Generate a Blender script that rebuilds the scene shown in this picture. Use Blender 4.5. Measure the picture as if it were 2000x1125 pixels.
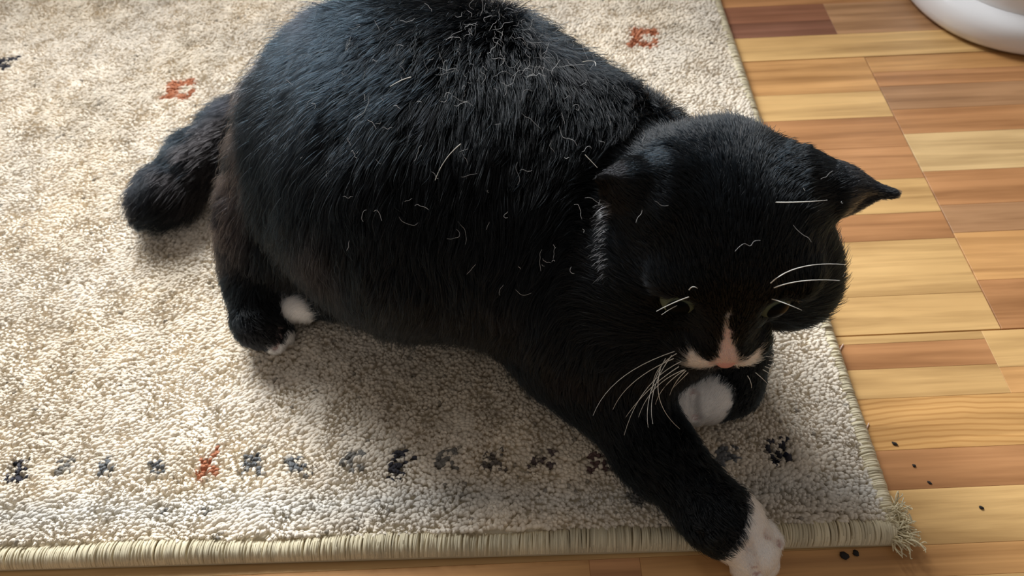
import bpy, bmesh, math, random
import numpy as np
from mathutils import Vector, Matrix
from mathutils.bvhtree import BVHTree

S = bpy.context.scene
COL = S.collection
for o in list(bpy.data.objects):
    bpy.data.objects.remove(o)
rng = np.random.default_rng(7)
random.seed(7)

# ------------------------------------------------------------------ camera
CAM_H, FOC, PITCH, ROLL = 0.45, 1500.0, math.radians(53.0), math.radians(2.5)
X0 = np.array([1.0, 0, 0])
FWD = np.array([0, math.cos(PITCH), -math.sin(PITCH)])
UP0 = np.array([0, math.sin(PITCH), math.cos(PITCH)])
RIGHT = math.cos(ROLL) * X0 - math.sin(ROLL) * UP0
UPV = math.sin(ROLL) * X0 + math.cos(ROLL) * UP0
CAM = np.array([0, 0, CAM_H])
cd = bpy.data.cameras.new('camera')
cam = bpy.data.objects.new('camera', cd)
COL.objects.link(cam)
cam.matrix_world = Matrix([[RIGHT[i], UPV[i], -FWD[i], CAM[i]] for i in range(3)] + [[0, 0, 0, 1]])
cd.sensor_width = 36.0
cd.lens = FOC / 2000.0 * 36.0
cd.clip_start = 0.01
cd.dof.use_dof = True
cd.dof.focus_distance = 0.41
cd.dof.aperture_fstop = 12.0
S.camera = cam

# ------------------------------------------------------------------ light
S.view_settings.view_transform = 'Standard'
S.view_settings.look = 'None'
S.view_settings.gamma = 1.0
S.view_settings.use_curve_mapping = False
S.view_settings.exposure = 0.0
w = bpy.data.worlds.new('room_light')
S.world = w
w.use_nodes = True
bg = w.node_tree.nodes['Background']
bg.inputs['Color'].default_value = (1.0, 0.91, 0.84, 1)
bg.inputs['Strength'].default_value = 0.25


def area(name, loc, target, sx, sy, power, color):
    l = bpy.data.lights.new(name, 'AREA')
    l.shape = 'RECTANGLE'
    l.size, l.size_y, l.energy, l.color = sx, sy, power, color
    o = bpy.data.objects.new(name, l)
    COL.objects.link(o)
    o.location = loc
    o.rotation_euler = (Vector(target) - Vector(loc)).to_track_quat('-Z', 'Y').to_euler()
    return o


area('window_daylight', (-0.9, 2.10, 1.60), (0.0, 0.35, 0.0), 1.3, 1.0, 136.0, (0.95, 0.98, 1.0))
S.cycles.use_denoising = True

# ------------------------------------------------------------------ helpers


def ray(px, py):
    d = FWD + RIGHT * ((px - 1000.0) / FOC) - UPV * ((py - 562.5) / FOC)
    return d


def at(px, py, z=0.0):
    """the point of the room seen at a photo pixel, at height z above the floor"""
    d = ray(px, py)
    return CAM + d * ((z - CAM_H) / d[2])


def pix(p):
    q = np.asarray(p, float) - CAM
    dz = q @ FWD
    return 1000 + FOC * (q @ RIGHT) / dz, 562.5 - FOC * (q @ UPV) / dz


def lin(c):
    return tuple(((v / 255.0) / 12.92 if v / 255.0 <= 0.04045 else ((v / 255.0 + 0.055) / 1.055) ** 2.4) for v in c)


def mesh_obj(name, verts, faces, mat=None, parent=None, smooth=False):
    me = bpy.data.meshes.new(name)
    me.from_pydata([tuple(v) for v in verts], [], [tuple(f) for f in faces])
    if smooth:
        me.polygons.foreach_set('use_smooth', [True] * len(me.polygons))
    me.update()
    if mat:
        me.materials.append(mat)
    o = bpy.data.objects.new(name, me)
    COL.objects.link(o)
    if parent:
        o.parent = parent
    return o


def bm_obj(name, bm, mat=None, parent=None, smooth=False):
    me = bpy.data.meshes.new(name)
    bm.to_mesh(me)
    bm.free()
    if smooth:
        me.polygons.foreach_set('use_smooth', [True] * len(me.polygons))
    if mat:
        me.materials.append(mat)
    o = bpy.data.objects.new(name, me)
    COL.objects.link(o)
    if parent:
        o.parent = parent
    return o


def empty(name, loc=(0, 0, 0)):
    o = bpy.data.objects.new(name, None)
    COL.objects.link(o)
    o.location = loc
    o.empty_display_size = 0.02
    return o


def tag(o, label=None, cat=None, group=None, kind=None):
    for k, v in (('label', label), ('category', cat), ('group', group), ('kind', kind)):
        if v:
            o[k] = v
    return o


def hair_obj(name, pts, rad, tint, mat, parent=None):
    """pts (n, k, 3), rad (n, k) or (k,), tint (n, 3)"""
    n, k, _ = pts.shape
    cu = bpy.data.hair_curves.new(name)
    cu.add_curves([k] * n)
    cu.attributes['position'].data.foreach_set('vector', np.ascontiguousarray(pts, np.float32).ravel())
    ra = cu.attributes.get('radius') or cu.attributes.new('radius', 'FLOAT', 'POINT')
    ra.data.foreach_set('value', np.ascontiguousarray(np.broadcast_to(rad, (n, k)), np.float32).ravel())
    ta = cu.attributes.new('tint', 'FLOAT_COLOR', 'CURVE')
    ta.data.foreach_set('color', np.concatenate([tint, np.ones((n, 1))], 1).astype(np.float32).ravel())
    cu.materials.append(mat)
    o = bpy.data.objects.new(name, cu)
    COL.objects.link(o)
    if parent:
        o.parent = parent
    return o


def vnoise(p, scale, seed=0):
    """smooth value noise on 2D or 3D points, 0..1"""
    r = np.random.default_rng(seed)
    tab = r.random(4096)
    q = np.asarray(p) / scale
    i = np.floor(q).astype(np.int64)
    f = q - i
    f = f * f * (3 - 2 * f)
    D = q.shape[1]
    out = np.zeros(len(q))
    for c in range(2 ** D):
        wgt = np.ones(len(q))
        hsh = np.zeros(len(q), np.int64)
        for d in range(D):
            b = (c >> d) & 1
            wgt *= f[:, d] if b else 1 - f[:, d]
            hsh = hsh * 7919 + (i[:, d] + b) * (104729 + 31 * d)
        hsh = (hsh ^ (hsh >> 7)) & 4095
        out += wgt * tab[hsh]
    return out


def nrm(v):
    return v / np.maximum(np.linalg.norm(v, axis=-1, keepdims=True), 1e-9)


def new_mat(name):
    m = bpy.data.materials.new(name)
    m.use_nodes = True
    nt = m.node_tree
    b = nt.nodes['Principled BSDF']
    return m, nt, b


def plain(name, rgb, rough=0.6, spec=0.5, coat=0.0):
    m, nt, b = new_mat(name)
    b.inputs['Base Color'].default_value = (*lin(rgb), 1)
    b.inputs['Roughness'].default_value = rough
    b.inputs['Specular IOR Level'].default_value = spec
    b.inputs['Coat Weight'].default_value = coat
    return m


def hair_mat(name, rough=0.45, spec=0.5, sheen=0.0):
    m, nt, b = new_mat(name)
    a = nt.nodes.new('ShaderNodeAttribute')
    a.attribute_name = 'tint'
    nt.links.new(a.outputs['Color'], b.inputs['Base Color'])
    b.inputs['Roughness'].default_value = rough
    b.inputs['Specular IOR Level'].default_value = spec
    b.inputs['Sheen Weight'].default_value = sheen
    return m


# ------------------------------------------------------------------ floor
def wood_mat(name, rings=False):
    m, nt, b = new_mat(name)
    N, L = nt.nodes.new, nt.links.new
    info = N('ShaderNodeObjectInfo')
    tc = N('ShaderNodeTexCoord')
    off = N('ShaderNodeVectorMath'); off.operation = 'MULTIPLY_ADD'
    comb = N('ShaderNodeCombineXYZ')
    L(info.outputs['Random'], comb.inputs[0]); L(info.outputs['Random'], comb.inputs[1]); L(info.outputs['Random'], comb.inputs[2])
    off.inputs[1].default_value = (7.0, 13.0, 29.0)
    L(comb.outputs[0], off.inputs[0]); L(tc.outputs['Object'], off.inputs[2])
    mp = N('ShaderNodeMapping'); mp.inputs['Scale'].default_value = (4.0, 95.0, 30.0)
    L(off.outputs[0], mp.inputs[0])
    n1 = N('ShaderNodeTexNoise'); n1.inputs['Scale'].default_value = 1.0; n1.inputs['Detail'].default_value = 5.0
    n1.inputs['Roughness'].default_value = 0.6; n1.inputs['Distortion'].default_value = 0.4
    L(mp.outputs[0], n1.inputs['Vector'])
    mp2 = N('ShaderNodeMapping'); mp2.inputs['Scale'].default_value = (9.0, 22.0, 9.0)
    L(off.outputs[0], mp2.inputs[0])
    n2 = N('ShaderNodeTexNoise'); n2.inputs['Scale'].default_value = 1.0; n2.inputs['Detail'].default_value = 3.0
    L(mp2.outputs[0], n2.inputs['Vector'])
    r1 = N('ShaderNodeValToRGB')
    r1.color_ramp.elements[0].position = 0.30; r1.color_ramp.elements[0].color = (0.60, 0.55, 0.50, 1)
    r1.color_ramp.elements[1].position = 0.62; r1.color_ramp.elements[1].color = (1.06, 1.06, 1.06, 1)
    L(n1.outputs['Fac'], r1.inputs[0])
    r2 = N('ShaderNodeValToRGB')
    r2.color_ramp.elements[0].position = 0.3; r2.color_ramp.elements[0].color = (0.84, 0.80, 0.76, 1)
    r2.color_ramp.elements[1].position = 0.7; r2.color_ramp.elements[1].color = (1.08, 1.09, 1.10, 1)
    L(n2.outputs['Fac'], r2.inputs[0])
    m1 = N('ShaderNodeMix'); m1.data_type = 'RGBA'; m1.blend_type = 'MULTIPLY'; m1.inputs['Factor'].default_value = 1.0
    L(info.outputs['Color'], m1.inputs[6]); L(r1.outputs[0], m1.inputs[7])
    m2 = N('ShaderNodeMix'); m2.data_type = 'RGBA'; m2.blend_type = 'MULTIPLY'; m2.inputs['Factor'].default_value = 1.0
    L(m1.outputs[2], m2.inputs[6]); L(r2.outputs[0], m2.inputs[7])
    outc = m2.outputs[2]
    if rings:
        mp3 = N('ShaderNodeMapping')
        mp3.inputs['Location'].default_value = (-0.38, 0.70, 0.0)
        mp3.inputs['Scale'].default_value = (1.0, 1.0, 0.0)
        L(tc.outputs['Object'], mp3.inputs[0])
        wv = N('ShaderNodeTexWave'); wv.wave_type = 'RINGS'; wv.rings_direction = 'Z'
        wv.inputs['Scale'].default_value = 82.0; wv.inputs['Distortion'].default_value = 5.0
        wv.inputs['Detail'].default_value = 2.0; wv.inputs['Detail Scale'].default_value = 0.25
        L(mp3.outputs[0], wv.inputs['Vector'])
        r3 = N('ShaderNodeValToRGB')
        r3.color_ramp.elements[0].position = 0.05; r3.color_ramp.elements[0].color = (0.70, 0.60, 0.48, 1)
        r3.color_ramp.elements[1].position = 0.45; r3.color_ramp.elements[1].color = (1.05, 1.05, 1.05, 1)
        L(wv.outputs['Fac'], r3.inputs[0])
        m3 = N('ShaderNodeMix'); m3.data_type = 'RGBA'; m3.blend_type = 'MULTIPLY'; m3.inputs['Factor'].default_value = 0.6
        L(outc, m3.inputs[6]); L(r3.outputs[0], m3.inputs[7])
        outc = m3.outputs[2]
    L(outc, b.inputs['Base Color'])
    b.inputs['Roughness'].default_value = 0.42
    b.inputs['Specular IOR Level'].default_value = 0.35
    bp = N('ShaderNodeBump'); bp.inputs['Strength'].default_value = 0.12; bp.inputs['Distance'].default_value = 0.001
    L(n1.outputs['Fac'], bp.inputs['Height']); L(bp.outputs[0], b.inputs['Normal'])
    return m


WOOD = wood_mat('lacquered_wood')
WOOD_RINGS = wood_mat('lacquered_wood_arched_grain', True)
fl = mesh_obj('floor', [(-2, -0.7, -0.013), (2, -0.7, -0.013), (2, 3.2, -0.013), (-2, 3.2, -0.013),
                        (-2, -0.7, -0.03), (2, -0.7, -0.03), (2, 3.2, -0.03), (-2, 3.2, -0.03)],
              [(0, 1, 2, 3), (7, 6, 5, 4), (0, 4, 5, 1), (1, 5, 6, 2), (2, 6, 7, 3), (3, 7, 4, 0)], plain('subfloor', (40, 26, 16), 0.9))
fl['kind'] = 'structure'

C_LIGHT, C_PALE, C_MID, C_ORANGE, C_RED, C_BROWN = (214, 174, 116), (205, 172, 122), (206, 156, 100), (190, 138, 92), (140, 96, 76), (178, 136, 98)


def strip(x0, x1, y0, y1, col, mat=WOOD, gap=0.00004):
    for k_ in (seamA, seamB):
        if abs(y0 - k_) < 1e-6:
            y0 += .00045
        if abs(y1 - k_) < 1e-6:
            y1 -= .00045
    if abs(x0 - jx) < 1e-6:
        x0 += .0004
    if abs(x1 - jx) < 1e-6:
        x1 -= .0004
    bm = bmesh.new()
    bmesh.ops.create_cube(bm, size=1.0)
    lx, ly = x1 - x0 - 2 * gap, y1 - y0 - 2 * gap
    cx, cy = (x0 + x1) / 2, (y0 + y1) / 2
    for v in bm.verts:
        v.co = Vector((v.co.x * lx, v.co.y * ly, v.co.z * 0.012))
    top = [e for e in bm.edges if all(v.co.z > 0 for v in e.verts)]
    bmesh.ops.bevel(bm, geom=top, offset=0.00016, segments=1, affect='EDGES')
    o = bm_obj('wood_strip', bm, mat, fl)
    o.location = (cx, cy, -0.006 - random.random() * 0.00004)
    o.color = (*lin(col), 1)
    return o


def yl(px, py):
    return at(px, py)[1]


seamA, seamB = yl(1687, 111), (yl(1630, 657.3) + yl(1958, 643.3)) / 2
jx = (at(1687, 111)[0] + at(1958, 643)[0]) / 2
XL, XR = -1.6, 1.4
# board left of the end joint, between the two long seams
ys = [seamA, yl(1700, 178), yl(1700, 229), yl(1725, 287), yl(1755, 349), yl(1785, 415), yl(1740, 469.5), yl(1750, 577), seamB]
for (a, b2), c in zip(zip(ys, ys[1:]), [C_MID, C_LIGHT, C_ORANGE, C_ORANGE, C_LIGHT, C_ORANGE, C_LIGHT, C_LIGHT]):
    strip(jx - 0.62, jx, b2, a, c)
    strip(XL, jx - 0.62, b2, a, random.choice([C_MID, C_LIGHT, C_ORANGE]))
ys = [seamA, yl(1732, 140.6), yl(1726, 169), yl(1800, 212), yl(1850, 258), yl(1900, 331), yl(1900, 398), yl(1900, 453), yl(1940, 546), seamB]
for (a, b2), c in zip(zip(ys, ys[1:]), [C_MID, C_ORANGE, C_BROWN, C_ORANGE, C_PALE, C_ORANGE, C_BROWN, C_MID, C_ORANGE]):
    strip(jx, jx + 0.55, b2, a, c)
    strip(jx + 0.55, XR, b2, a, random.choice([C_MID, C_LIGHT, C_ORANGE]))
# boards nearer than seam B
jx2 = at(1938, 690)[0]
ys = [seamB, yl(1800, 667), yl(1800, 717), yl(1800, 775)]
for (a, b2), c in zip(zip(ys, ys[1:]), [C_LIGHT, C_ORANGE, C_LIGHT]):
    strip(jx2 - 0.5, jx2, b2, a, c)
    strip(XL, jx2 - 0.5, b2, a, C_MID)
strip(jx2, XR, yl(1960, 717), seamB, C_LIGHT)
strip(jx2, XR, yl(1800, 775), yl(1960, 717), C_MID)
yr = [yl(1800, 775), yl(1800, 877), yl(1800, 955), yl(1850, 1062.5), yl(1990, 1119)]
strip(XL, XR, yr[1], yr[0], (216, 168, 106), WOOD_RINGS)
strip(-0.35, XR, yr[2], yr[1], C_ORANGE)
strip(XL, -0.35, yr[2], yr[1], C_MID)
strip(XL, -0.35, yr[3], yr[2], C_ORANGE)
strip(XL, at(0, 1125)[0] - 0.3, yr[4], yr[3], C_LIGHT)
strip(-0.35, XR, yr[3], yr[2], C_LIGHT)
for k, xx in enumerate([at(0, 1125)[0] - 0.3, at(1152, 1112)[0], at(1252, 1112)[0], XR][:-1]):
    nx = [at(1152, 1112)[0], at(1252, 1112)[0], XR][k]
    strip(xx, nx, yr[4], yr[3], [C_MID, C_ORANGE, C_MID][k])
yy = yr[4]
for k in range(9):                                    # continues below the frame
    d = random.uniform(0.04, 0.07)
    xc_ = 0.1 + random.uniform(-.3, .3)
    strip(XL, xc_, yy - d, yy, random.choice([C_MID, C_LIGHT, C_ORANGE]))
    strip(xc_, XR, yy - d, yy, random.choice([C_MID, C_LIGHT, C_ORANGE]))
    yy -= d
# boards beyond seam A
jx3 = (at(1611, 9)[0] + at(1634, 68)[0]) / 2
ya = [seamA, yl(1540, 71), yl(1520, 43), yl(1520, 11)]
strip(XL, XR, ya[0], ya[1], C_LIGHT)
strip(jx3 - 0.5, jx3, ya[1], ya[2], C_RED)
strip(jx3 - 0.5, jx3, ya[2], ya[3], (158, 108, 82))
strip(jx3, XR, ya[1], ya[3], C_BROWN)
strip(XL, jx3 - 0.5, ya[1], ya[3], C_MID)
yy = ya[3]
while yy < 1.0:
    d = random.uniform(0.04, 0.075)
    xs = [XL, random.uniform(-.6, .2), random.uniform(.5, .9), XR]
    for x0, x1 in zip(xs, xs[1:]):
        strip(x0, x1, yy, yy + d, random.choice([C_BROWN, C_MID, C_LIGHT, C_ORANGE]))
    yy += d

# added unseen wall with an opening: stepped sill shaped to shade the far floor
def wall_box(bm, x0, x1, y0, y1, z0, z1):
    r = bmesh.ops.create_cube(bm, size=1.0)
    for v in r['verts']:
        v.co = Vector(((x0 + x1) / 2 + v.co.x * (x1 - x0), (y0 + y1) / 2 + v.co.y * (y1 - y0), (z0 + z1) / 2 + v.co.z * (z1 - z0)))


bm = bmesh.new()
for q in ((-2.2, -.02, 1.02, 1.12, -.012, .37), (-.02, 1.9, 1.02, 1.12, -.012, .52), (-2.6, -2.2, 1.02, 1.12, -.012, 2.3), (1.1, 1.9, 1.02, 1.12, .52, 2.3), (-2.2, 1.1, 1.02, 1.12, 2.1, 2.3)):
    wall_box(bm, *q)
wb = bm_obj('shade_wall', bm, plain('wall_paint', (196, 184, 168), .8))
wb['kind'] = 'structure'

# ------------------------------------------------------------------ rug
RT = 0.009                                            # pile height
c0 = at(1763, 1066)                                   # near right corner
e1 = nrm(at(0, 1116) - c0); e1[2] = 0                 # along the near edge, leftwards
e2 = nrm(at(1405, -2) - at(1755, 1010, 0.003)); e2[2] = 0; e2 = nrm(e2)
L1, L2 = 1.08, 1.10


def RG(u, v, z):
    u, v, z = np.broadcast_arrays(np.asarray(u, float), np.asarray(v, float), np.asarray(z, float))
    return c0[None, :] * [1, 1, 0] + u[..., None] * e1 + v[..., None] * e2 + z[..., None] * np.array([0, 0, 1.0])


rug = empty('rug', tuple(c0))
tag(rug, 'cream wool rug with small paw-like woven motifs and whipped edges on wooden floor', 'rug')
rug.matrix_world = Matrix.Translation((0, 0, 0))

NAVY, GREY, RUST, MAROON = (32, 36, 52), (118, 116, 112), (178, 112, 80), (92, 66, 66)
GREYB = (104, 108, 112)


def M(cx, cy, blobs, col, s=1.0):
    return [(cx + dx * s, cy + dy * s, rx * s, ry * s, col) for dx, dy, rx, ry in blobs]


PAWA = [(-12, -14, 7, 10), (6, -22, 5, 9), (16, -8, 9, 6), (-2, 3, 6, 5), (-14, 9, 9, 9), (6, 16, 9, 5), (-16, 26, 4, 4), (0, 24, 5, 4)]
PAWB = [(-7, -17, 8, 9), (14, -20, 7, 7), (10, -8, 6, 7), (-4, -2, 8, 6), (-18, 8, 6, 4), (0, 12, 12, 6), (-16, 20, 5, 5)]
PAWC = [(-10, -8, 9, 7), (4, -12, 9, 5), (-2, 2, 9, 6), (-10, 12, 8, 6), (12, 8, 6, 8)]
PAWD = [(-8, -10, 9, 6), (12, -14, 8, 5), (-12, 6, 10, 9), (14, 10, 7, 6), (2, 0, 6, 6)]
PAWO = [(10, -20, 6, 12), (-8, -10, 10, 6), (-2, 2, 8, 6), (-14, 14, 8, 10), (8, 12, 7, 9)]
PAWE = [(-17, -12, 8, 11), (6, -14, 8, 8), (13, -20, 5, 4), (-9, 10, 9, 7), (-4, 17, 6, 6), (4, 0, 5, 6), (12, 6, 5, 9), (18, 13, 8, 8)]
SQ = [(-14, -8, 9, 10), (-14, 6, 10, 9), (2, -9, 12, 6), (18, -11, 8, 7), (4, 13, 12, 5), (19, 6, 4, 8), (-24, 14, 8, 4)]
FAR = [(-12, -2, 10, 6), (8, -6, 12, 4), (-6, 8, 12, 4), (18, -8, 5, 4), (-20, 6, 6, 5)]
motifs = (M(33, 925, PAWB, NAVY) + M(125, 915, PAWD, GREY, .9) + M(205, 916, PAWC, GREYB, .9) + M(305, 914, PAWC, GREYB, .8)
          + M(408, 915, PAWO, RUST) + M(492, 908, PAWC, GREYB, 1.1) + M(573, 908, PAWC, GREYB) + M(606, 925, PAWC, GREY, .5)
          + M(685, 907, PAWD, GREY, 1.1) + M(778, 906, PAWA, NAVY) + M(866, 902, PAWD, GREY, 1.1) + M(965, 905, PAWD, (96, 90, 86), 1.1)
          + M(1055, 898, PAWD, (84, 72, 74), 1.1) + M(1160, 905, PAWC, MAROON, 1.2) + M(1415, 888, PAWD, GREYB, 1.1)
          + M(1520, 886, PAWE, NAVY) + M(350, 176, SQ, RUST, 1.15) + M(1256, 76, SQ, RUST, 1.1) + M(14, 124, FAR, NAVY)
          + [(320, 995, 6, 5, GREY), (400, 1001, 7, 5, GREY), (421, 1044, 6, 8, GREY), (1245, 975, 22, 14, GREY), (1390, 965, 20, 10, GREY)])
mo = []
for px, py, rx, ry, col in motifs:
    p = at(px, py, RT)
    kx = np.linalg.norm(at(px + 1, py, RT) - p)
    ky = np.linalg.norm(at(px, py + 1, RT) - p)
    mo.append((p[0], p[1], rx * kx, ry * ky, lin(col)))


def rug_tint(P):
    n = len(P)
    big = vnoise(P[:, :2], 0.09, 1)
    mid = vnoise(P[:, :2], 0.018, 2)
    base = np.array(lin((225, 215, 200)))[None] * (0.82 + 0.22 * big + 0.16 * mid)[:, None]
    warm = vnoise(P[:, :2], 0.05, 3)[:, None]
    base = base * (1 - 0.10 * warm * np.array([0.0, 0.35, 1.0]))
    v = (P - c0) @ nrm(np.cross(np.array([0, 0, 1.0]), -e1))      # distance from the near edge
    # the paler worn band along the near edge
    band = np.clip(1 - np.abs(v - 0.030 - 0.006 * (vnoise(P[:, :2], .03, 5) - .5)) / 0.016, 0, 1)[:, None]
    base = base * (1 - 0.7 * band) + 0.7 * band * np.array(lin((214, 212, 206))) * (0.75 + 0.4 * mid[:, None])
    jit = P[:, :2] + rng.normal(0, 0.0009, (n, 2))
    for x, y, rx, ry, c in mo:
        d = ((jit[:, 0] - x) / rx) ** 2 + ((jit[:, 1] - y) / ry) ** 2
        a = np.clip((1.15 - d) * 4, 0, 1)[:, None] * 0.95
        base = base * (1 - a) + a * np.array(c)
    speck = rng.random(n)[:, None] < 0.010
    base = np.where(speck, base * 0.45, base)
    return base * rng.uniform(0.86, 1.12, (n, 1))


YARN = hair_mat('wool_pile', 0.9, 0.1)
RUGBASE = plain('rug_backing', (206, 197, 176), 0.95, 0.1)
bv = RG(np.array([0.006, L1, L1, 0.006] * 2), np.array([0.008, 0.008, L2, L2] * 2), np.array([0.0005] * 4 + [RT * 0.72] * 4))
mesh_obj('backing', bv, [(3, 2, 1, 0), (4, 5, 6, 7), (0, 1, 5, 4), (1, 2, 6, 5), (2, 3, 7, 6), (3, 0, 4, 7)], RUGBASE, rug)

sp = 0.0022
gu, gv = np.meshgrid(np.arange(0.011, L1, sp), np.arange(0.013, L2, sp))
U = (gu + rng.uniform(-.5, .5, gu.shape) * sp).ravel()
V = (gv + rng.uniform(-.5, .5, gu.shape) * sp).ravel()
base = RG(U, V, np.full(len(U), RT * 0.45))
hgt = (vnoise(base[:, :2], 0.006, 11) * 0.5 + vnoise(base[:, :2], 0.03, 12) * 0.5)
lean = np.stack([vnoise(base[:, :2], 0.012, 13) - .5 + 0.25, vnoise(base[:, :2], 0.012, 14) - .5 + 0.1], 1) * 0.0032 + rng.normal(0, 0.0006, (len(U), 2))
lean[:, 0] += 0.0006
tip = base + np.concatenate([lean, ((RT * 0.45 + 0.0016) + 0.0010 * (hgt[:, None] - .5) * 2 + rng.normal(0, .0003, (len(U), 1)))], 1)
mid = base * 0.5 + tip * 0.5 + np.array([0, 0, 0.0012]) - np.concatenate([lean * .25, np.zeros((len(U), 1))], 1)
end = tip + np.concatenate([lean * 0.5, np.full((len(U), 1), -0.0013)], 1)
T = np.stack([base, mid, tip, end], 1)
tint_r = rug_tint(base)
pile = hair_obj('pile', T, np.array([0.0013, 0.00145, 0.00135, 0.0009]), tint_r, YARN, rug)
pile['kind'] = 'stuff'

# whipped edges: yarn wound over the rim
core_m = plain('edge_cord', (190, 176, 146), 0.95, 0.1)


def whip(name, along, P0, length, inward, width, pitch, strands, rise, seed):
    r = np.random.default_rng(seed)
    n = int(length / pitch)
    s = (np.arange(n) + r.uniform(-.25, .25, n)) * pitch
    out = []
    cols = []
    ks = np.linspace(0, 1, 7)
    for j in range(strands):
        jit = r.normal(0, pitch * 0.30, n)
        slant = (r.normal(0.0, pitch * 0.35, n) + rise)[:, None] * (ks[None] - .5)
        ang = ks * math.pi * 0.93
        rad = 1 + r.normal(0, 0.05, n)[:, None]
        wav = 1 + 0.08 * np.sin(s / 0.021)[:, None]
        inn = (width / 2 - np.cos(math.pi - ang) * width / 2 * 1.0)[None] * wav
        hh = (0.0012 + np.sin(ang) * 0.0082)[None] * rad * wav
        p = P0 + (s + jit)[:, None, None] * along + slant[..., None] * along + inn[..., None] * inward + hh[..., None] * np.array([0, 0, 1.0])
        out.append(p)
        c = np.array(lin((213, 202, 174)))[None] * r.uniform(0.80, 1.12, (n, 1)) * (0.88 + 0.25 * vnoise(s[:, None].repeat(2, 1), .03, seed)[:, None])
        cols.append(c)
    o = hair_obj(name, np.concatenate(out), np.full(7, pitch * 0.25), np.concatenate(cols), YARN, rug)
    o['kind'] = 'stuff'
    return o


ngn = nrm(np.array([-e1[1], e1[0], 0])); ngn = ngn if ngn @ e2 > 0 else -ngn
nge = nrm(np.array([-e2[1], e2[0], 0])); nge = nge if nge @ e1 > 0 else -nge
cz = c0 * [1, 1, 0]
whip('near_edge_binding', e1, cz + e1 * 0.006, L1, ngn, 0.0145, 0.0024, 6, 0.0012, 21)
whip('side_edge_binding', e2, cz + e2 * 0.010, L2, nge, 0.0125, 0.0030, 6, 0.0010, 22)
for nm, a, b_, inw, wd in (('near_edge_cord', cz + e1 * .004, cz + e1 * L1, ngn, .0135), ('side_edge_cord', cz + e2 * .006, cz + e2 * L2, nge, .0115)):
    vs, fs = [], []
    for k in range(9):
        ang = math.pi * k / 8
        o_ = inw * (wd / 2 - math.cos(ang) * wd / 2) + np.array([0, 0, 0.0008 + math.sin(ang) * 0.0070])
        vs += [a + o_, b_ + o_]
    for k in range(8):
        fs.append((2 * k, 2 * k + 1, 2 * k + 3, 2 * k + 2))
    mesh_obj(nm, vs, fs, core_m, rug, True)
# frayed corner
fr = []
for k in range(240):
    t = random.random()
    p0 = cz + e2 * random.uniform(0.0, 0.022) + e1 * random.uniform(-.001, .009) + np.array([0, 0, random.uniform(.002, .008)])
    d = nrm(np.array([random.uniform(.0, 1.1), random.uniform(-.9, .7), random.uniform(-.2, .4)]))
    ln = random.uniform(.004, .010)
    p3 = p0 + d * ln; p3[2] = max(p3[2], 0.0012)
    pm = (p0 + p3) / 2 + np.array([random.gauss(0, .0012), random.gauss(0, .0012), .0015])
    fr.append([p0, pm, p3, p3 + np.array([random.gauss(0, .001), random.gauss(0, .001), -.0004])])
fr = np.array(fr)
o = hair_obj('frayed_yarn', fr, np.array([.00035, .00035, .0003, .0002]), np.array(lin((226, 214, 180)))[None] * rng.uniform(.7, 1.1, (len(fr), 1)), YARN, rug)
o['kind'] = 'stuff'

# ------------------------------------------------------------------ white container, far right
PLASTIC = plain('glossy_white_plastic', (236, 236, 238), 0.22, 0.5, 0.3)
BLACKR = plain('black_rubber', (22, 20, 22), 0.6)
kc = at(2012, -46)
ka, kn = 0.140, 2.6
bn = empty('round_container', (kc[0], kc[1], 0))
tag(bn, 'glossy white plastic container with rounded flared base on the wooden floor', 'container')


def loft(name, prof, mat, par, seg=96):
    vs, fs = [], []
    for sc, z in prof:
        for k in range(seg):
            t = 2 * math.pi * k / seg
            c, s_ = math.cos(t), math.sin(t)
            vs.append((ka * sc * math.copysign(abs(c) ** (2 / kn), c), ka * sc * math.copysign(abs(s_) ** (2 / kn), s_), z))
    for i in range(len(prof) - 1):
        for k in range(seg):
            fs.append((i * seg + k, i * seg + (k + 1) % seg, (i + 1) * seg + (k + 1) % seg, (i + 1) * seg + k))
    fs.append(tuple(range(seg))[::-1])
    fs.append(tuple((len(prof) - 1) * seg + k for k in range(seg)))
    return mesh_obj(name, vs, fs, mat, par, True)


loft('foot_ring', [(0.93, 0.0), (0.952, 0.0006), (0.952, 0.0022), (0.94, 0.003)], BLACKR, bn)
loft('flared_base', [(0.945, 0.0022), (0.985, 0.0028), (0.998, 0.0055), (1.0, 0.011), (0.995, 0.017), (0.98, 0.0225), (0.955, 0.0265), (0.92, 0.029), (0.88, 0.0305), (0.86, 0.031)], PLASTIC, bn)
loft('body', [(0.872, 0.0300), (0.868, 0.0318), (0.862, 0.036), (0.862, 0.05), (0.87, 0.15), (0.875, 0.24), (0.865, 0.25), (0.6, 0.256)], PLASTIC, bn)

# ------------------------------------------------------------------ cat
cat = empty('cat', tuple(at(860, 520)))
cat.matrix_world = Matrix.Identity(4)
tag(cat, 'black cat with white paws and muzzle lying on the cream rug', 'cat')

# head frame
HC = at(1397, 457, 0.137)
hp = math.radians(-14)
Fh = np.array([0.0, -math.cos(hp), math.sin(hp)])
rl = math.radians(2.0)
Ah = nrm(np.array([math.cos(rl), 0, -math.sin(rl)]))
Fh = nrm(Fh - Ah * (Fh @ Ah))
Uh = np.cross(Fh, Ah); Uh = Uh if Uh[2] > 0 else -Uh


def H(a, b, c):
    return HC + Ah * a + Fh * b + Uh * c


P = []      # primitives: kind, data, blend, region, flow, hair length
TAILW = nrm(np.array([-1.0, 0.18, -0.35]))
DOWN = np.array([0, 0, -1.0])
NEAR = np.array([0, -.62, -.75])


def cone(a, b, ra, rb, k, reg, flow=None, ln=None, sub=False):
    P.append(dict(t='c', a=np.asarray(a, float), b=np.asarray(b, float), ra=ra, rb=rb, k=k, reg=reg, flow=flow, ln=ln, sub=sub))


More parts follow.
